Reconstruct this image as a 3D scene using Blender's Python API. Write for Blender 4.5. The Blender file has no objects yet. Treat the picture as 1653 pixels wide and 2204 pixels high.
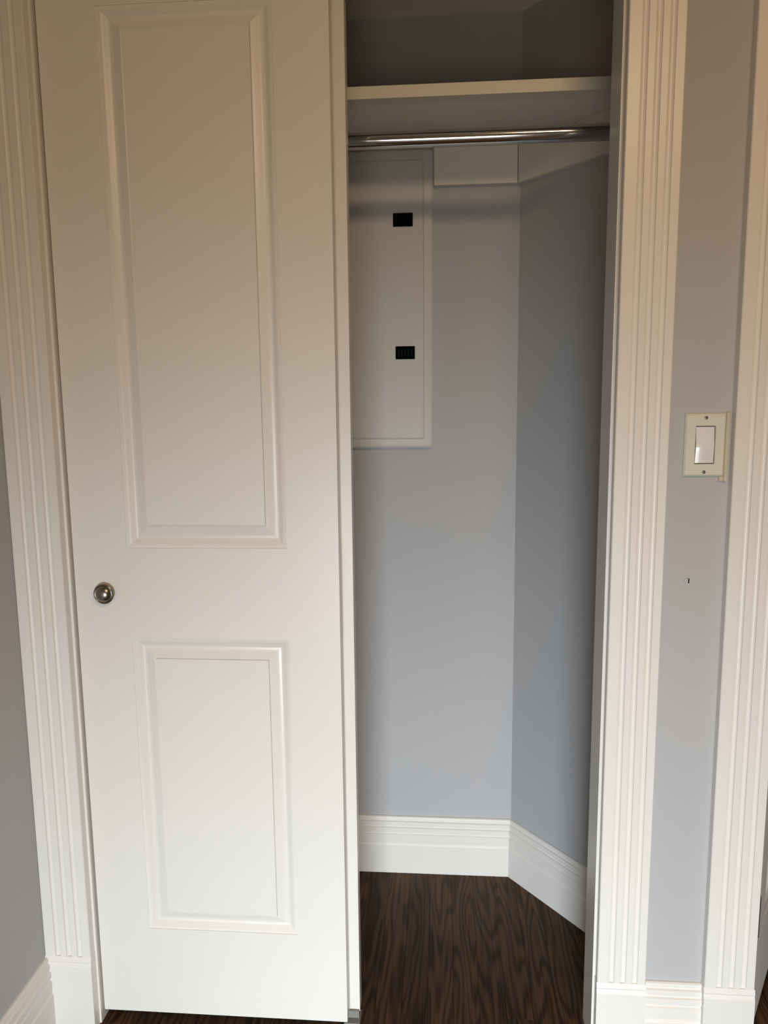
import bpy, bmesh, math, random
from mathutils import Matrix, Vector

random.seed(7)
S = bpy.context.scene
COL = S.collection

# ------------------------------------------------------------------ camera
cam_data = bpy.data.cameras.new('camera')
cam_data.sensor_fit = 'HORIZONTAL'
cam_data.sensor_width = 36.0
cam_data.lens = 36.0 * 1650.0 / 1653.0
cam_data.clip_start = 0.03
cam = bpy.data.objects.new('camera', cam_data)
COL.objects.link(cam)
RX = Vector((0.9969230648827065, 0.07774316815981273, -0.010020105256217512))
DN = Vector((0.0013317976564322168, -0.144610410355111, -0.9894877743216075))
FW = Vector((-0.07837492596406659, 0.9864298398879675, -0.14426899167432203))
cm = Matrix.Identity(4)
for i in range(3):
    cm[i][0] = RX[i]; cm[i][1] = -DN[i]; cm[i][2] = -FW[i]
cm[0][3], cm[1][3], cm[2][3] = 0.0, -1.40, 1.319
cam.matrix_world = cm
S.camera = cam

# ------------------------------------------------------------------ exposure, world, lights
S.view_settings.view_transform = 'Standard'
S.view_settings.look = 'None'
S.view_settings.exposure = 0.14
S.view_settings.gamma = 1.0
S.view_settings.use_curve_mapping = False

world = bpy.data.worlds.new('world')
S.world = world
world.use_nodes = True
wb = world.node_tree.nodes['Background']
wb.inputs[0].default_value = (0.80, 0.88, 1.0, 1)
wb.inputs[1].default_value = 1.0

WIN = dict(x0=-0.37, x1=0.41, z0=0.03, z1=0.80, y=-3.10)   # low window behind the photographer

def area(name, loc, rot, sx, sy, power, color, spread=180):
    d = bpy.data.lights.new(name, 'AREA')
    d.shape = 'RECTANGLE'; d.size = sx; d.size_y = sy
    d.energy = power; d.color = color; d.spread = math.radians(spread)
    o = bpy.data.objects.new(name, d); COL.objects.link(o)
    o.location = loc; o.rotation_euler = rot
    return o
# daylight entering by the window, coming down from the sky and so steeper towards the floor
area('window_daylight', ((WIN['x0']+WIN['x1'])/2, WIN['y']-0.03, (WIN['z0']+WIN['z1'])/2),
     (math.radians(90-12), 0, 0), WIN['x1']-WIN['x0'], WIN['z1']-WIN['z0'], 15.6, (0.85, 0.935, 1.0), 68)
# added warm fill aimed up from the window to brighten the closet ceiling
area('warm_upward_fill', ((WIN['x0']+WIN['x1'])/2, WIN['y']-0.02, (WIN['z0']+WIN['z1'])/2),
     (math.radians(90+38), 0, 0), WIN['x1']-WIN['x0'], WIN['z1']-WIN['z0'], 2.1, (1.0, 0.84, 0.62), 90)

# ------------------------------------------------------------------ materials
def mat(name):
    m = bpy.data.materials.new(name); m.use_nodes = True
    nt = m.node_tree
    return m, nt, nt.nodes['Principled BSDF']

def paint(name, col, rough, bump=0.02, scale=260, vary=0.03, coat=0.0):
    m, nt, b = mat(name)
    tc = nt.nodes.new('ShaderNodeTexCoord')
    n = nt.nodes.new('ShaderNodeTexNoise'); n.inputs['Scale'].default_value = 3.0
    n.inputs['Detail'].default_value = 4
    nt.links.new(tc.outputs['Object'], n.inputs['Vector'])
    mx = nt.nodes.new('ShaderNodeMix'); mx.data_type = 'RGBA'
    mx.inputs[6].default_value = (*[c*(1-vary) for c in col], 1)
    mx.inputs[7].default_value = (*[min(1, c*(1+vary)) for c in col], 1)
    nt.links.new(n.outputs['Fac'], mx.inputs[0])
    nt.links.new(mx.outputs[2], b.inputs['Base Color'])
    n2 = nt.nodes.new('ShaderNodeTexNoise'); n2.inputs['Scale'].default_value = scale
    nt.links.new(tc.outputs['Object'], n2.inputs['Vector'])
    bp = nt.nodes.new('ShaderNodeBump'); bp.inputs['Strength'].default_value = bump
    bp.inputs['Distance'].default_value = 0.002
    nt.links.new(n2.outputs['Fac'], bp.inputs['Height'])
    nt.links.new(bp.outputs['Normal'], b.inputs['Normal'])
    b.inputs['Roughness'].default_value = rough
    b.inputs['Coat Weight'].default_value = coat
    b.inputs['Coat Roughness'].default_value = 0.25
    return m

def metal(name, col, rough):
    m, nt, b = mat(name)
    b.inputs['Base Color'].default_value = (*col, 1)
    b.inputs['Metallic'].default_value = 1
    tc = nt.nodes.new('ShaderNodeTexCoord')
    n = nt.nodes.new('ShaderNodeTexNoise'); n.inputs['Scale'].default_value = 60
    nt.links.new(tc.outputs['Object'], n.inputs['Vector'])
    mr = nt.nodes.new('ShaderNodeMapRange')
    mr.inputs['To Min'].default_value = rough*0.8; mr.inputs['To Max'].default_value = rough*1.2
    nt.links.new(n.outputs['Fac'], mr.inputs['Value'])
    nt.links.new(mr.outputs['Result'], b.inputs['Roughness'])
    return m

def wood(name):
    m, nt, b = mat(name)
    L = nt.links.new
    tc = nt.nodes.new('ShaderNodeTexCoord')
    oi = nt.nodes.new('ShaderNodeObjectInfo')
    mul = nt.nodes.new('ShaderNodeMath'); mul.operation = 'MULTIPLY'; mul.inputs[1].default_value = 37.0
    L(oi.outputs['Random'], mul.inputs[0])
    cx = nt.nodes.new('ShaderNodeCombineXYZ'); L(mul.outputs[0], cx.inputs['X']); L(mul.outputs[0], cx.inputs['Y']); L(mul.outputs[0], cx.inputs['Z'])
    add = nt.nodes.new('ShaderNodeVectorMath'); add.operation = 'ADD'
    L(tc.outputs['Object'], add.inputs[0]); L(cx.outputs[0], add.inputs[1])
    # long wandering cathedral figure
    mp = nt.nodes.new('ShaderNodeMapping'); mp.inputs['Scale'].default_value = (8.5, 1.0, 8.5)
    L(add.outputs[0], mp.inputs['Vector'])
    n1 = nt.nodes.new('ShaderNodeTexNoise'); n1.inputs['Scale'].default_value = 1.9; n1.inputs['Detail'].default_value = 1.2
    n1.inputs['Roughness'].default_value = 0.55
    L(mp.outputs[0], n1.inputs['Vector'])
    m1 = nt.nodes.new('ShaderNodeMath'); m1.operation = 'MULTIPLY'; m1.inputs[1].default_value = 22.0; L(n1.outputs['Fac'], m1.inputs[0])
    fr = nt.nodes.new('ShaderNodeMath'); fr.operation = 'PINGPONG'; fr.inputs[1].default_value = 1.0; L(m1.outputs[0], fr.inputs[0])
    # fine pores running with the board
    mp2 = nt.nodes.new('ShaderNodeMapping'); mp2.inputs['Scale'].default_value = (330.0, 4.0, 330.0)
    L(add.outputs[0], mp2.inputs['Vector'])
    n2 = nt.nodes.new('ShaderNodeTexNoise'); n2.inputs['Scale'].default_value = 1.0; n2.inputs['Detail'].default_value = 5
    L(mp2.outputs[0], n2.inputs['Vector'])
    # thin dark growth rings where the contour crosses, soft board between them
    ln = nt.nodes.new('ShaderNodeMapRange'); ln.interpolation_type = 'SMOOTHSTEP'
    ln.inputs['From Min'].default_value = 0.02; ln.inputs['From Max'].default_value = 0.75
    ln.inputs['To Min'].default_value = 0.12; ln.inputs['To Max'].default_value = 0.36
    L(fr.outputs[0], ln.inputs['Value'])
    n3 = nt.nodes.new('ShaderNodeTexNoise'); n3.inputs['Scale'].default_value = 5.0; n3.inputs['Detail'].default_value = 3
    L(add.outputs[0], n3.inputs['Vector'])
    s2 = nt.nodes.new('ShaderNodeMath'); s2.operation = 'MULTIPLY_ADD'; s2.inputs[1].default_value = 0.80
    L(n2.outputs['Fac'], s2.inputs[0]); L(ln.outputs[0], s2.inputs[2])
    ad = nt.nodes.new('ShaderNodeMath'); ad.operation = 'MULTIPLY_ADD'; ad.inputs[1].default_value = 0.30
    L(n3.outputs['Fac'], ad.inputs[0]); L(s2.outputs[0], ad.inputs[2])
    cr = nt.nodes.new('ShaderNodeValToRGB')
    e = cr.color_ramp.elements
    e[0].position = 0.46; e[0].color = (0.010, 0.0055, 0.0028, 1)
    e[1].position = 1.0; e[1].color = (0.105, 0.058, 0.027, 1)
    x = e.new(0.68); x.color = (0.034, 0.018, 0.0085, 1)
    x = e.new(0.84); x.color = (0.072, 0.037, 0.018, 1)
    L(ad.outputs[0], cr.inputs['Fac'])
    hv = nt.nodes.new('ShaderNodeHueSaturation')
    mr = nt.nodes.new('ShaderNodeMapRange'); mr.inputs['To Min'].default_value = 0.80; mr.inputs['To Max'].default_value = 1.15
    L(oi.outputs['Random'], mr.inputs['Value']); L(mr.outputs[0], hv.inputs['Value']); L(cr.outputs[0], hv.inputs['Color'])
    L(hv.outputs[0], b.inputs['Base Color'])
    b.inputs['Roughness'].default_value = 0.42
    b.inputs['Specular IOR Level'].default_value = 0.14
    bp = nt.nodes.new('ShaderNodeBump'); bp.inputs['Strength'].default_value = 0.25; bp.inputs['Distance'].default_value = 0.0006
    L(ad.outputs[0], bp.inputs['Height']); L(bp.outputs['Normal'], b.inputs['Normal'])
    return m

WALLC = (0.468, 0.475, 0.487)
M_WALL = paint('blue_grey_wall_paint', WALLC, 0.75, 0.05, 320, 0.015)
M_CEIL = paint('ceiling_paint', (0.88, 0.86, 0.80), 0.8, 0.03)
M_LOWBOUNCE = paint('low_bounce_wall_grey', (0.20, 0.20, 0.205), 0.8, 0.05, 320, 0.015)  # unseen room walls, darkened so less light bounces into the closet
M_RCEIL = paint('low_bounce_ceiling_grey', (0.42, 0.40, 0.37), 0.8, 0.03)  # unseen ceiling, kept grey to weaken the room's bounced light
M_TRIM = paint('white_trim_paint', (0.80, 0.785, 0.745), 0.36, 0.03, 180, 0.012)
M_DOOR = paint('white_door_paint', (0.80, 0.785, 0.745), 0.34, 0.05, 420, 0.012)
M_SHELF = paint('shelf_paint', (0.84, 0.81, 0.72), 0.5, 0.04, 160, 0.03)
M_CLEAT = paint('cleat_paint', (0.80, 0.77, 0.68), 0.5, 0.04, 160, 0.03)
M_COVER = paint('panel_enamel', (0.60, 0.59, 0.55), 0.45, 0.02, 120, 0.01)
M_BLACK = paint('black_plastic', (0.001, 0.0015, 0.002), 0.9, 0.01)
M_BLACK.node_tree.nodes['Principled BSDF'].inputs['Specular IOR Level'].default_value = 0.05
M_DARK = paint('dark_slot', (0.008, 0.014, 0.017), 0.8, 0.01)
M_DARK.node_tree.nodes['Principled BSDF'].inputs['Specular IOR Level'].default_value = 0.1
M_PLATE = paint('switch_plate_ivory', (0.70, 0.70, 0.62), 0.30, 0.01, 60, 0.01)
M_ROCK = paint('switch_rocker_white', (0.80, 0.80, 0.80), 0.20, 0.0, 60, 0.0, 0.4)
M_CAULK = paint('yellowed_caulk', (0.56, 0.51, 0.38), 0.6, 0.05, 90)
M_CHROME = metal('chrome', (0.62, 0.62, 0.62), 0.10)
M_NICKEL = metal('satin_nickel', (0.30, 0.28, 0.25), 0.28)
M_STEEL = metal('dull_steel', (0.22, 0.20, 0.17), 0.4)
M_WOOD = wood('dark_oak')
M_SUB = paint('subfloor_brown', (0.012, 0.009, 0.007), 0.8)
M_GREY = paint('grey_plastic', (0.22, 0.22, 0.20), 0.5)

# ------------------------------------------------------------------ mesh helpers
def quad(bm, vs):
    try: return bm.faces.new(vs)
    except ValueError: return None

def box(bm, x0, x1, y0, y1, z0, z1, bev=0.0):
    v = [bm.verts.new((x, y, z)) for z in (z0, z1) for y in (y0, y1) for x in (x0, x1)]
    F = [(0,2,3,1), (4,5,7,6), (0,1,5,4), (2,6,7,3), (0,4,6,2), (1,3,7,5)]
    fs = [bm.faces.new([v[i] for i in f]) for f in F]
    if bev > 0:
        es = list({e for f in fs for e in f.edges})
        bmesh.ops.bevel(bm, geom=es, offset=bev, segments=2, affect='EDGES', profile=0.6)

def prism(bm, pts, vec, bev=0.0):
    """pts: closed 3D polygon; extruded by vec"""
    a = [bm.verts.new(p) for p in pts]
    vec = Vector(vec)
    b = [bm.verts.new(Vector(p)+vec) for p in pts]
    n = len(a)
    bm.faces.new(a[::-1]); bm.faces.new(b)
    for i in range(n):
        j = (i+1) % n
        bm.faces.new((a[i], a[j], b[j], b[i]))

def lathe(bm, prof, axis_origin, axis='y', seg=48, closed=False):
    """prof: list (r, h); revolved about an axis through origin, h along the axis"""
    o = Vector(axis_origin); rings = []
    def pt(r, h, a):
        c, s = math.cos(a)*r, math.sin(a)*r
        if axis == 'y': return o + Vector((c, h, s))
        if axis == 'x': return o + Vector((h, c, s))
        return o + Vector((c, s, h))
    for r, h in prof:
        if r < 1e-6: rings.append([bm.verts.new(pt(0, h, 0))])
        else: rings.append([bm.verts.new(pt(r, h, 2*math.pi*i/seg)) for i in range(seg)])
    for A, B in zip(rings, rings[1:]):
        for i in range(seg):
            j = (i+1) % seg
            if len(A) == 1 and len(B) == 1: continue
            if len(A) == 1: bm.faces.new((A[0], B[i], B[j]))
            elif len(B) == 1: bm.faces.new((A[i], A[j], B[0]))
            else: bm.faces.new((A[i], A[j], B[j], B[i]))

def obj(name, bm, m, parent=None, smooth=False, angle=35, loc=None):
    bmesh.ops.recalc_face_normals(bm, faces=bm.faces[:])
    me = bpy.data.meshes.new(name); bm.to_mesh(me); bm.free()
    me.materials.append(m)
    if smooth:
        me.shade_smooth() if hasattr(me, 'shade_smooth') else None
        try: me.set_sharp_from_angle(angle=math.radians(angle))
        except Exception: pass
    o = bpy.data.objects.new(name, me); COL.objects.link(o)
    if parent: o.parent = parent
    if loc: o.location = loc
    return o

def tag(o, label=None, cat=None, group=None, kind=None):
    if label: o['label'] = label
    if cat: o['category'] = cat
    if group: o['group'] = group
    if kind: o['kind'] = kind
    return o

def B(*a, **k):
    bm = bmesh.new(); box(bm, *a, **k); return bm

# ------------------------------------------------------------------ key dimensions (metres)
YW = 0.020        # face of the wall round the openings (casings stand 20 mm proud of it)
YWB = 0.105       # back of that wall
JL, JR = -0.7325, 0.2985   # inner faces of the closet jambs
HEAD = 2.072      # underside of the closet head jamb
YB = 0.603        # closet back wall
CH = 2.234        # closet ceiling
RC = 2.50         # room ceiling
ax, ay = 0.1855, YB        # corner of back wall and angled wall
dx, dy = 0.6262, -0.7797   # direction of the angled wall, towards the room
X2 = 0.612        # left jamb face of the next doorway
X3 = 1.40
XR, YS, YN, XL = 2.20, -3.10, 2.00, -0.836

# ------------------------------------------------------------------ floor
bm = bmesh.new(); box(bm, XL-0.10, XR+0.1, YS-0.1, YN+0.1, -0.06, -0.012)
floor = tag(obj('floor', bm, M_SUB), 'dark-stained oak strip floor running into the closet', 'floor', kind='structure')
PW = 0.0572
lens = [1.5, 1.9, 2.3, 2.7]
pm = []
for L in lens:
    bm = bmesh.new(); box(bm, 0.00015, PW-0.00015, 0.0004, L-0.0004, -0.0118, 0.0)
    es = [e for e in bm.edges if all(v.co.z > -0.001 for v in e.verts)]
    bmesh.ops.bevel(bm, geom=es, offset=0.0004, segments=1, affect='EDGES')
    bmesh.ops.recalc_face_normals(bm, faces=bm.faces[:])
    me = bpy.data.meshes.new('floor_plank'); bm.to_mesh(me); bm.free(); me.materials.append(M_WOOD); pm.append(me)
nx = int(math.ceil((XR-XL)/PW))
for i in range(nx):
    x = XL + i*PW
    y = YS - random.uniform(0.0, 0.7)
    while y < YN:
        k = random.choice((2, 3, 3, 1)) if y < -1.2 or y > 0.5 else random.choice((0, 1, 2))
        if y + lens[k] > YS + 0.02:
            o = bpy.data.objects.new('floor_plank', pm[k]); COL.objects.link(o)
            o.parent = floor; o.location = (x, y, random.uniform(-0.0002, 0.0))
        y += lens[k]

# ------------------------------------------------------------------ walls
def wall(name, bm, label, m=M_WALL, cat='wall'):
    return tag(obj(name, bm, m), label, cat, kind='structure')

wall('wall_left', B(XL-0.10, XL, YS-0.1, YN+0.1, 0, RC), 'shaded blue-grey wall left of the closet')
wall('wall_right', B(XR, XR+0.10, YS-0.1, YN+0.1, 0, RC), 'deep grey wall far to the right, unseen and darkened to cut bounced light', M_LOWBOUNCE)
wall('wall_far', B(XL, XR, YN, YN+0.10, 0, RC), 'blue-grey wall of the room behind')
bm = bmesh.new()
y0, y1 = YS-0.1, YS
box(bm, XL, WIN['x0'], y0, y1, 0, RC); box(bm, WIN['x1'], XR, y0, y1, 0, RC)
box(bm, WIN['x0'], WIN['x1'], y0, y1, 0, WIN['z0']); box(bm, WIN['x0'], WIN['x1'], y0, y1, WIN['z1'], RC)
wall('wall_window', bm, 'deep grey wall with the window opposite the closet, unseen and darkened to cut bounced light', M_LOWBOUNCE)
wall('ceiling', B(XL-0.10, XR+0.1, YS-0.1, YN+0.1, RC, RC+0.08), 'unseen room ceiling, greyed to cut bounced light', M_RCEIL, 'ceiling')

bm = bmesh.new()
box(bm, XL, JL-0.02, YW, YWB, 0, RC)
box(bm, JR+0.02, X2-0.02, YW, YWB, 0, RC)
box(bm, X3+0.02, XR, YW, YWB, 0, RC)
box(bm, JL-0.02, JR+0.02, YW, YWB, HEAD+0.02, RC)
box(bm, X2-0.02, X3+0.02, YW, YWB, HEAD+0.02, RC)
wall('wall_front', bm, 'blue-grey wall around the closet opening, with the switch on it')
wall('wall_back', B(-0.83, ax+0.02, YB, YB+0.06, 0, CH), 'blue-grey closet back wall behind the hanging rod')
Lw = (YB-YWB)/0.7797 + 0.0
bm = bmesh.new()
nx_, ny_ = -dy, dx        # outward normal (away from closet)
T = 0.014
e = (ax+dx*Lw, ay+dy*Lw)
prism(bm, [(ax, ay, 0), (e[0], e[1], 0), (e[0]+nx_*T*0.3, e[1]+0.0001, 0), (ax+nx_*T+0.02, ay+ny_*T, 0)], (0, 0, CH))
wall('wall_angled', bm, 'dark blue-grey angled closet wall right of the corner')
bm = bmesh.new()
prism(bm, [(-0.83, YWB, CH), (-0.83, YB+0.06, CH), (ax+0.05, YB+0.06, CH), (e[0]+0.01, YWB, CH)], (0, 0, 0.05))
wall('ceiling_closet', bm, 'off-white closet ceiling above the shelf', M_CEIL, 'ceiling')

# ------------------------------------------------------------------ casings, jambs, plinths
def casing_profile(w):
    """(s, d): across the width, depth from the front; three round flutes"""
    p = [(0.0, 0.020), (0.0, 0.0015), (0.0015, 0.0)]
    for c in (0.29, 0.53, 0.77):
        r = 0.0058
        for k in range(0, 9):
            a = math.pi*k/8
            p.append((c*w - r*math.cos(a), 0.0048*math.sin(a)**0.8))
    p += [(w-0.0015, 0.0), (w, 0.0015), (w, 0.020)]
    return p

def side_casing(name, x0, x1, label, cut=None, mirror=False):
    """casing up the side of an opening with its own plinth block"""
    w = x1-x0
    root = bpy.data.objects.new(name, None); COL.objects.link(root); root.location = (x0, YW, 0)
    tag(root, label, 'trim', kind='structure')
    bm = bmesh.new()
    pr = casing_profile(w)
    if mirror: pr = [(w-s, d) for s, d in pr][::-1]
    prism(bm, [(s, d-YW, 0.170) for s, d in pr], (0, 0, HEAD+0.005-0.170))
    obj('fluted_casing', bm, M_TRIM, root, smooth=True, angle=30)
    bm = bmesh.new()
    f = -YW-0.003
    prism(bm, [(-0.001, 0, 0), (-0.001, f, 0), (-0.001, f, 0.148), (-0.001, f+0.003, 0.156), (-0.001, f+0.001, 0.160), (-0.001, f+0.004, 0.170), (-0.001, 0, 0.170)], (w+0.002, 0, 0))
    obj('plinth_block', bm, M_TRIM, root)
    return root

def head_casing(name, x0, x1, label):
    w = 0.094
    root = bpy.data.objects.new(name, None); COL.objects.link(root); root.location = (x0, YW, HEAD+0.005)
    tag(root, label, 'trim', kind='structure')
    bm = bmesh.new()
    prism(bm, [(0.0, d-YW, s) for s, d in casing_profile(w)], (x1-x0, 0, 0))
    obj('fluted_casing', bm, M_TRIM, root, smooth=True, angle=30)
    return root

side_casing('trim_1', -0.8355, -0.7370, 'white fluted casing left of the sliding closet doors')
side_casing('trim_2', 0.304, 0.398, 'white fluted casing right of the closet opening')
side_casing('trim_3', 0.511, 0.6065, 'white fluted casing right of the light switch, cut by the frame')
side_casing('trim_4', X3+0.006, X3+0.100, 'white fluted casing beyond the next doorway')
head_casing('trim_5', -0.8355, 0.398, 'white fluted head casing above the closet opening')
head_casing('trim_6', 0.511, X3+0.100, 'white fluted head casing above the next doorway')

bm = bmesh.new()
box(bm, JL-0.02, JL, YW, YWB, 0, HEAD, 0.001)
tag(obj('trim_7', bm, M_TRIM), 'narrow shadowed door jamb beside the left edge of the front sliding door', 'trim', kind='structure')
bm = bmesh.new()
box(bm, JR, JR+0.02, YW, YWB, 0, HEAD, 0.001)
tag(obj('trim_8', bm, M_TRIM), 'shaded white jamb at the right side of the closet opening', 'trim', kind='structure')
bm = bmesh.new()
box(bm, JL-0.02, JR+0.02, YW, YWB, HEAD, HEAD+0.02, 0.001)
tag(obj('trim_9', bm, M_TRIM), 'white head jamb above the closet doors', 'trim', kind='structure')
bm = bmesh.new()
box(bm, X2-0.02, X2, YW, YWB, 0, HEAD, 0.001)
tag(obj('trim_10', bm, M_TRIM), 'white jamb of the next doorway, on its hinge side', 'trim', kind='structure')
bm = bmesh.new()
box(bm, X3, X3+0.02, YW, YWB, 0, HEAD, 0.001)
box(bm, X2, X3, YW, YWB, HEAD, HEAD+0.02, 0.001)
tag(obj('trim_11', bm, M_TRIM), 'white head and latch jamb of the next doorway', 'trim', kind='structure')

# window frame behind the photographer
wr = bpy.data.objects.new('window_1', None); COL.objects.link(wr); wr.location = (WIN['x0'], YS, WIN['z0'])
tag(wr, 'low window opposite the closet', 'window', kind='structure')
ww, wh = WIN['x1']-WIN['x0'], WIN['z1']-WIN['z0']
bm = bmesh.new()
box(bm, -0.09, 0.0, -0.001, 0.02, -0.09, wh+0.09, 0.002); box(bm, ww, ww+0.09, -0.001, 0.02, -0.09, wh+0.09, 0.002)
box(bm, 0, ww, -0.001, 0.02, wh, wh+0.09, 0.002)
obj('window_frame', bm, M_TRIM, wr)
bm = bmesh.new(); box(bm, -0.0, ww, 0.0, 0.04, -0.03, 0.0, 0.003)
obj('window_sill', bm, M_TRIM, wr)

# ------------------------------------------------------------------ baseboards
BBP = [(0, 0), (0.014, 0), (0.014, 0.083), (0.0125, 0.086), (0.0105, 0.0885), (0.0125, 0.0905), (0.0125, 0.1145),
       (0.0095, 0.1165), (0.0095, 0.1205), (0.0125, 0.1225), (0.0125, 0.1345), (0.0088, 0.1365), (0.0088, 0.140),
       (0.0105, 0.142), (0.0105, 0.1515), (0.0065, 0.1535), (0.0065, 0.157), (0.0078, 0.159), (0.007, 0.164), (0.004, 0.166), (0, 0.166)]
def baseboard(name, p0, p1, n, label, trim0=0.0, trim1=0.0):
    """runs from p0 to p1 along the wall line, n = unit normal into the room; trim = mitre shear per unit depth"""
    d = Vector((p1[0]-p0[0], p1[1]-p0[1])).normalized()
    bm = bmesh.new()
    A = [bm.verts.new((p0[0]+n[0]*t+d[0]*t*trim0, p0[1]+n[1]*t+d[1]*t*trim0, z)) for t, z in BBP]
    C = [bm.verts.new((p1[0]+n[0]*t-d[0]*t*trim1, p1[1]+n[1]*t-d[1]*t*trim1, z)) for t, z in BBP]
    bm.faces.new(A); bm.faces.new(C[::-1])
    for i in range(len(A)):
        j = (i+1) % len(A); bm.faces.new((A[i], A[j], C[j], C[i]))
    return tag(obj(name, bm, M_TRIM), label, 'baseboard', kind='structure')
mit = math.tan(math.radians((180-128.77)/2))      # mitre of the corner between back and angled wall
baseboard('baseboard_back', (-0.83, YB), (ax, YB), (0, -1), 'white stepped baseboard along the closet back wall', 0, mit)
baseboard('baseboard_angled', (ax, ay), (e[0], e[1]), (dy, -dx), 'shaded white baseboard along the angled closet wall', mit, 0)
baseboard('baseboard_front', (0.399, YW), (0.510, YW), (0, -1), 'short white baseboard between the two plinth blocks under the switch')
baseboard('baseboard_left', (XL, -0.0), (XL, YS), (1, 0), 'shaded white baseboard at the bottom left corner')
baseboard('baseboard_right', (XR, YS), (XR, YN), (-1, 0), 'white baseboard along the right room wall')
baseboard('baseboard_far', (0.4, YN), (XR, YN), (0, -1), 'white baseboard in the room behind the doorway')

# ------------------------------------------------------------------ moulded two-panel doors
def moulded_door(name, W, H, T, panels, label, front_only=False):
    """local: x 0..W, y 0 (face) .. T, z 0..H.  panels: (ox0,ox1,oz0,oz1, ix0,ix1,iz0,iz1) outer and inner rectangles"""
    root_bm = bmesh.new(); bm = root_bm
    def ring(x0, x1, z0, z1, y):
        return [bm.verts.new(p) for p in ((x0, y, z0), (x1, y, z0), (x1, y, z1), (x0, y, z1))]
    def band(A, C):
        for i in range(4):
            j = (i+1) % 4; bm.faces.new((A[i], A[j], C[j], C[i]))
    panels = sorted(panels, key=lambda p: p[2])
    for side in (0, 1):
        def Y(y): return y if side == 0 else T-y
        zs = [0.0]
        for p in panels: zs += [p[2], p[3]]
        zs.append(H)
        # rails and stiles as one flat ring mesh
        for k in range(0, len(zs), 2):
            ox0, ox1 = panels[0][0], panels[0][1]
            bm.faces.new([bm.verts.new(v) for v in ((0, Y(0), zs[k]), (W, Y(0), zs[k]), (W, Y(0), zs[k+1]), (0, Y(0), zs[k+1]))])
        for p in panels:
            for a, b_ in ((0, p[0]), (p[1], W)):
                bm.faces.new([bm.verts.new(v) for v in ((a, Y(0), p[2]), (b_, Y(0), p[2]), (b_, Y(0), p[3]), (a, Y(0), p[3]))])
            # moulding: quirk, ogee down to the valley, raise up to the field, quirk
            prof = [(0.0, 0.0), (0.0, 0.0015), (0.10, 0.0024), (0.24, 0.0062), (0.36, 0.0102), (0.44, 0.0112),
                    (0.50, 0.0108), (0.62, 0.0084), (0.80, 0.0046), (0.95, 0.0026), (1.0, 0.0040)]
            prev = None
            for t, dd in prof:
                r = ring(p[0]+(p[4]-p[0])*t, p[1]+(p[5]-p[1])*t, p[2]+(p[6]-p[2])*t, p[3]+(p[7]-p[3])*t, Y(dd))
                if prev: band(prev, r)
                prev = r
    # edges
    for vs in (((0,0,0),(0,T,0),(0,T,H),(0,0,H)), ((W,0,0),(W,T,0),(W,T,H),(W,0,H)), ((0,0,0),(W,0,0),(W,T,0),(0,T,0)), ((0,0,H),(W,0,H),(W,T,H),(0,T,H))):
        bm.faces.new([bm.verts.new(v) for v in vs])
    bmesh.ops.remove_doubles(bm, verts=bm.verts[:], dist=1e-5)
    root = obj(name, bm, M_DOOR, smooth=True, angle=22)
    tag(root, label, 'door', kind='structure')
    for p in panels:
        b2 = bmesh.new(); i = 0.0003
        box(b2, p[4]+i, p[5]-i, 0.0024, T-0.0024, p[6]+i, p[7]-i, 0.0006)
        obj('raised_panel', b2, M_DOOR, root)
    return root

DX0 = -0.7285; DZ0 = 0.025; DW = 0.527; DH = 2.02
def P(ox0, ox1, oz0, oz1, ix0, ix1, iz0, iz1, x0=DX0, z0=DZ0):
    return (ox0-x0, ox1-x0, oz0-z0, oz1-z0, ix0-x0, ix1-x0, iz0-z0, iz1-z0)
panels = [P(-0.619, -0.303, 1.038, 2.016, -0.5745, -0.343, 1.082, 1.976),
          P(-0.619, -0.302, 0.222, 0.855, -0.5745, -0.345, 0.260, 0.813)]
# both openings share the outer x so that stiles stay straight
panels = [(panels[1][0], panels[1][1])+panels[0][2:], panels[1]]
door1 = moulded_door('door_1', DW, DH, 0.034, panels, 'white two-panel sliding closet door with a round metal knob')
door1.location = (DX0, 0.030, DZ0)
door2 = moulded_door('door_2', DW, DH, 0.032, panels, 'white rear sliding door, only its edge showing behind the front door')
door2.location = (-0.707, 0.0735, 0.014)

def door_knob(parent, x, z):
    bm = bmesh.new()
    lathe(bm, [(0.0150, 0.0006), (0.0150, -0.0030), (0.0120, -0.0040), (0.0120, -0.0060), (0.0190, -0.0068), (0.0204, -0.0084),
               (0.0204, -0.0100), (0.0194, -0.0116), (0.0178, -0.0122), (0.0170, -0.0114), (0.0164, -0.0112)], (x, 0, z))
    r = obj('knob', bm, M_NICKEL, parent, smooth=True, angle=50)
    bm = bmesh.new()
    lathe(bm, [(0.0166, -0.0110), (0.0160, -0.0122), (0.0146, -0.0142), (0.0120, -0.0166), (0.0085, -0.0186), (0.0045, -0.0197), (0.0, -0.0200)], (x, 0, z))
    obj('knob_face', bm, M_NICKEL, r, smooth=True, angle=60)
door_knob(door1, -0.6675-DX0, 0.9475-DZ0)

# sliding track in the head and guide on the floor
bm = bmesh.new()
box(bm, JL+0.002, JR-0.002, 0.028, 0.112-0.008, HEAD-0.006, HEAD-0.0005)
tag(obj('door_track', bm, M_STEEL), 'steel sliding track under the closet head jamb', 'track')
bm = bmesh.new()
box(bm, -0.212, -0.178, 0.050, 0.090, 0.0, 0.004, 0.001)
box(bm, -0.209, -0.181, 0.066, 0.0715, 0.003, 0.019, 0.001)
tag(obj('door_guide', bm, M_GREY), 'small grey floor guide below the corner of the sliding doors', 'door guide')

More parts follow.
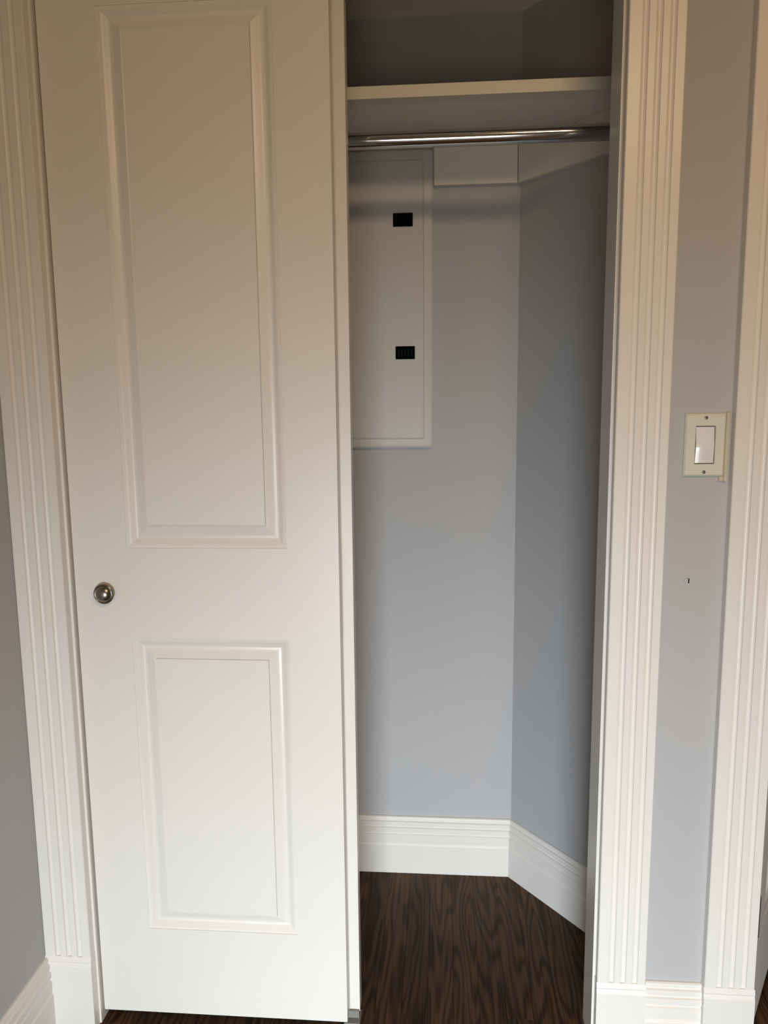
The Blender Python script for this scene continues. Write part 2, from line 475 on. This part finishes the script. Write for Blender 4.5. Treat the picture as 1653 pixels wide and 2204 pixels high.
# ------------------------------------------------------------------ hinged door of the next room, ajar
pl3 = [(0.12, 0.64, 0.995, 1.90, 0.165, 0.595, 1.04, 1.855), (0.12, 0.64, 0.20, 0.83, 0.165, 0.595, 0.245, 0.785)]
door3 = moulded_door('door_3', 0.76, 2.03, 0.035, pl3, 'shaded door standing ajar in the next doorway, at the right edge')
th = math.radians(90-30.4)
door3.rotation_euler = (0, 0, th)
door3.location = (0.6215, 0.0500, 0.012)
for z in (0.295, 1.03, 1.76):
    bm = bmesh.new()
    lathe(bm, [(0.0, -0.044), (0.0045, -0.044), (0.0045, 0.044), (0.0, 0.044)], (-0.003, -0.003, z-0.012), axis='z', seg=16)
    box(bm, -0.0005, 0.03, -0.0012, 0.0004, z-0.012-0.044, z-0.012+0.044)
    obj('hinge', bm, M_STEEL, door3, smooth=True)

# ------------------------------------------------------------------ closet shelf, cleats, rod
SZ = 1.930; ST = 0.024; SY = 0.268
def angx(y, off=0.0):      # x of the angled wall face (off = into the closet) at depth y
    # point on line: (ax + dx s, ay + dy s) + off*(dy,-dx)... solve for y
    s = (ay - dx*off*1.0 + 0.0 - y)/0.7797
    return ax + dx*s + dy*off
bm = bmesh.new()
prism(bm, [(-0.828, SY, SZ), (-0.828, YB-0.001, SZ), (angx(YB-0.001)-0.001, YB-0.001, SZ), (angx(SY)-0.001, SY, SZ)], (0, 0, ST))
obj_shelf = obj('closet_shelf', bm, M_SHELF)
tag(obj_shelf, 'off-white closet shelf just above the hanging rod', 'shelf')

CT = 0.014
bm = bmesh.new()
box(bm, -0.026, ax - 0.0085, YB-CT, YB-0.0005, 1.842, SZ-0.0005)
tag(obj('shelf_cleat', bm, M_CLEAT), 'short cream shelf cleat on the back wall right of the breaker panel', 'cleat', group='shelf cleats')
bm = bmesh.new()
n2 = (dy, -dx)
s0, s1 = CT*mit+0.0002, Lw-0.004
prism(bm, [(ax+dx*0.0006+n2[0]*0.0005, ay+dy*0.0006+n2[1]*0.0005, 1.842), (ax+dx*s1+n2[0]*0.0005, ay+dy*s1+n2[1]*0.0005, 1.842),
           (ax+dx*s1+n2[0]*CT, ay+dy*s1+n2[1]*CT, 1.842), (ax+dx*s0+n2[0]*CT, ay+dy*s0+n2[1]*CT, 1.842)], (0, 0, SZ-0.0005-1.842))
tag(obj('shelf_cleat', bm, M_CLEAT), 'long cream shelf cleat on the angled wall, reaching the right jamb', 'cleat', group='shelf cleats')

# chrome rod with end flanges
RY, RZ, RR = 0.315, 1.8640, 0.0172
xr1 = angx(RY+0.029, CT) - 0.006
bm = bmesh.new()
root = bpy.data.objects.new('closet_rod', None); COL.objects.link(root); root.location = (-0.2, RY, RZ)
tag(root, 'chrome closet hanging rod below the shelf', 'rod')
bm = bmesh.new()
lathe(bm, [(0.0, -0.60), (RR, -0.60), (RR, xr1+0.2), (0.0, xr1+0.2)], (0, 0, 0), axis='x', seg=64)
obj('rod_tube', bm, M_CHROME, root, smooth=True)
for s, xx in ((1, -0.625), (-1, xr1+0.2+0.004)):
    bm = bmesh.new()
    lathe(bm, [(0.0, 0.0), (0.028, 0.0), (0.028, 0.003*s), (0.021, 0.004*s), (0.021, 0.016*s), (0.0175, 0.016*s), (0.0175, 0.004*s), (0, 0.004*s)], (xx, 0, 0), axis='x', seg=40)
    obj('rod_socket', bm, M_STEEL, root, smooth=True)

# ------------------------------------------------------------------ breaker panel
root = bpy.data.objects.new('breaker_panel', None); COL.objects.link(root); root.location = (-0.215, YB, 1.195)
tag(root, 'off-white breaker panel cover with two black latches on the back wall', 'electrical panel')
PX0, PX1, PZ1 = -0.187, 0.187, 1.9285-1.195
bm = bmesh.new()
def rr(x0, x1, z0, z1, r, y):
    out = []
    for cx, cz, a0 in ((x1-r, z0+r, -90), (x1-r, z1-r, 0), (x0+r, z1-r, 90), (x0+r, z0+r, 180)):
        for k in range(5):
            a = math.radians(a0+22.5*k); out.append((cx+r*math.cos(a), y, cz+r*math.sin(a)))
    return out
rings = []
for off, y in ((0.0, -0.001), (0.0, -0.009), (0.003, -0.0125), (0.007, -0.014), (0.024, -0.014), (0.0255, -0.0115), (0.0262, -0.0115)):
    rings.append([bm.verts.new(v) for v in rr(PX0+off, PX1-off, off, PZ1-off, max(0.012-off*0.3, 0.003), y)])
for A, C in zip(rings, rings[1:]):
    for i in range(len(A)):
        j = (i+1) % len(A); bm.faces.new((A[i], A[j], C[j], C[i]))
bm.faces.new(rings[-1]); bm.faces.new(rings[0][::-1])
obj('cover_frame', bm, M_COVER, root, smooth=True, angle=40)
bm = bmesh.new()
box(bm, PX0+0.0275, PX1-0.0275, -0.0145, -0.0118, 0.0275, PZ1-0.0275, 0.0008)
pd = obj('panel_door', bm, M_COVER, root)
for k, (lx, lz) in enumerate(((-0.1035+0.215, 1.762-1.195), (-0.0995+0.215, 1.438-1.195))):
    bm = bmesh.new()
    box(bm, lx-0.0245, lx+0.0245, -0.0185, -0.0144, lz-0.0160, lz+0.0160, 0.0012)
    la = obj('latch', bm, M_BLACK, pd)
    la['label'] = 'plain black rectangular latch' if k == 0 else 'black latch with fine dark ribs'
    if k == 1:
        bm = bmesh.new()
        for q in range(5):
            xx = lx-0.0165+q*0.0082
            box(bm, xx-0.0014, xx+0.0014, -0.0195, -0.0184, lz-0.0095, lz+0.0095)
        obj('latch_ribs', bm, M_DARK, pd)

# ------------------------------------------------------------------ light switch
root = bpy.data.objects.new('light_switch', None); COL.objects.link(root); root.location = (0.4645, YW, 1.234)
tag(root, 'ivory rocker light switch on the grey wall between the casings', 'light switch')
bm = bmesh.new()
# plate with opening
def rect(x0, x1, z0, z1, y): return [bm.verts.new(v) for v in ((x0, y, z0), (x1, y, z0), (x1, y, z1), (x0, y, z1))]
Rg = [rect(-0.0355, 0.0355, -0.0565, 0.0565, -0.0002), rect(-0.0355, 0.0355, -0.0565, 0.0565, -0.0030), rect(-0.0325, 0.0325, -0.0535, 0.0535, -0.0062),
      rect(-0.0175, 0.0175, -0.0342, 0.0342, -0.0066), rect(-0.0170, 0.0170, -0.0337, 0.0337, -0.0012)]
for A, C in zip(Rg, Rg[1:]):
    for i in range(4):
        j = (i+1) % 4; bm.faces.new((A[i], A[j], C[j], C[i]))
obj('wall_plate', bm, M_PLATE, root)
bm = bmesh.new(); box(bm, -0.0170, 0.0170, -0.0020, -0.0010, -0.0337, 0.0337)
obj('switch_recess', bm, M_STEEL, root)
bm = bmesh.new()   # rocker: crowned paddle, proud in the middle, its lower half turned slightly down
w, hh, NU, NV = 0.0158, 0.0322, 8, 12
G = []
for j in range(NV+1):
    v = -1+2*j/NV
    out = 0.0098-(v+0.08)*0.0048 if v > -0.08 else 0.0098+(v+0.08)*0.0040
    G.append([bm.verts.new((w*(-1+2*i/NU), -(out-0.0019*(-1+2*i/NU)**2), hh*v)) for i in range(NU+1)])
for j in range(NV):
    for i in range(NU): bm.faces.new((G[j][i], G[j][i+1], G[j+1][i+1], G[j+1][i]))
rim = G[0][:] + [G[j][NU] for j in range(1, NV+1)] + G[NV][::-1][1:] + [G[j][0] for j in range(NV-1, 0, -1)]
bk = [bm.verts.new((v_.co.x, -0.0019, v_.co.z)) for v_ in rim]
for i in range(len(rim)):
    j = (i+1) % len(rim); bm.faces.new((rim[i], rim[j], bk[j], bk[i]))
bm.faces.new(bk)
obj('rocker', bm, M_ROCK, root, smooth=True, angle=30)
for z in (0.0485, -0.0485):
    bm = bmesh.new()
    lathe(bm, [(0.0032, -0.0060), (0.0030, -0.0073), (0.0, -0.0078)], (0, 0, z), seg=20)
    box(bm, -0.0024, 0.0024, -0.0080, -0.0076, z-0.0004, z+0.0004)
    obj('screw', bm, M_STEEL, root, smooth=True)
bm = bmesh.new()
box(bm, 0.0357, 0.0415, -0.0055, -0.0003, -0.066, 0.058, 0.0015)
box(bm, 0.0280, 0.0365, -0.0030, -0.0003, -0.0655, -0.0568, 0.001)
obj('caulk_bead', bm, M_CAULK, root)['label'] = 'yellowed caulk filling the gap to the casing'

# small screw hole left in the wall below the switch
root = bpy.data.objects.new('wall_anchor', None); COL.objects.link(root); root.location = (0.4475, YW, 0.984)
tag(root, 'tiny plastic wall anchor with a dark slot below the switch', 'wall anchor')
bm = bmesh.new()
lathe(bm, [(0.0052, -0.0002), (0.0048, -0.0010), (0.0, -0.0012)], (-0.0015, 0, 0), seg=20)
obj('anchor_collar', bm, M_WALL, root, smooth=True)
bm = bmesh.new(); box(bm, 0.0008, 0.0028, -0.0016, -0.0009, -0.0045, 0.0045)
obj('anchor_slot', bm, M_DARK, root)

# ------------------------------------------------------------------ ceiling lamp behind the photographer
root = bpy.data.objects.new('ceiling_lamp', None); COL.objects.link(root); root.location = (0.60, -1.75, RC)
tag(root, 'warm round ceiling lamp behind the photographer', 'lamp')
bm = bmesh.new()
lathe(bm, [(0.0, -0.001), (0.30, -0.001), (0.30, -0.03), (0.285, -0.03)], (0, 0, 0), axis='z')
obj('lamp_base', bm, M_NICKEL, root, smooth=True)
m, nt, b = mat('lamp_glass')
b.inputs['Base Color'].default_value = (0.8, 0.7, 0.55, 1)
b.inputs['Emission Color'].default_value = (1.0, 0.66, 0.36, 1)
b.inputs['Emission Strength'].default_value = 28.0
bm = bmesh.new()
lathe(bm, [(0.284, -0.031)] + [(0.284*math.cos(a), -0.031-0.10*math.sin(a)) for a in [math.pi/2*k/8 for k in range(1, 8)]] + [(0.0, -0.131)], (0, 0, 0), axis='z')
obj('lamp_shade', bm, m, root, smooth=True)
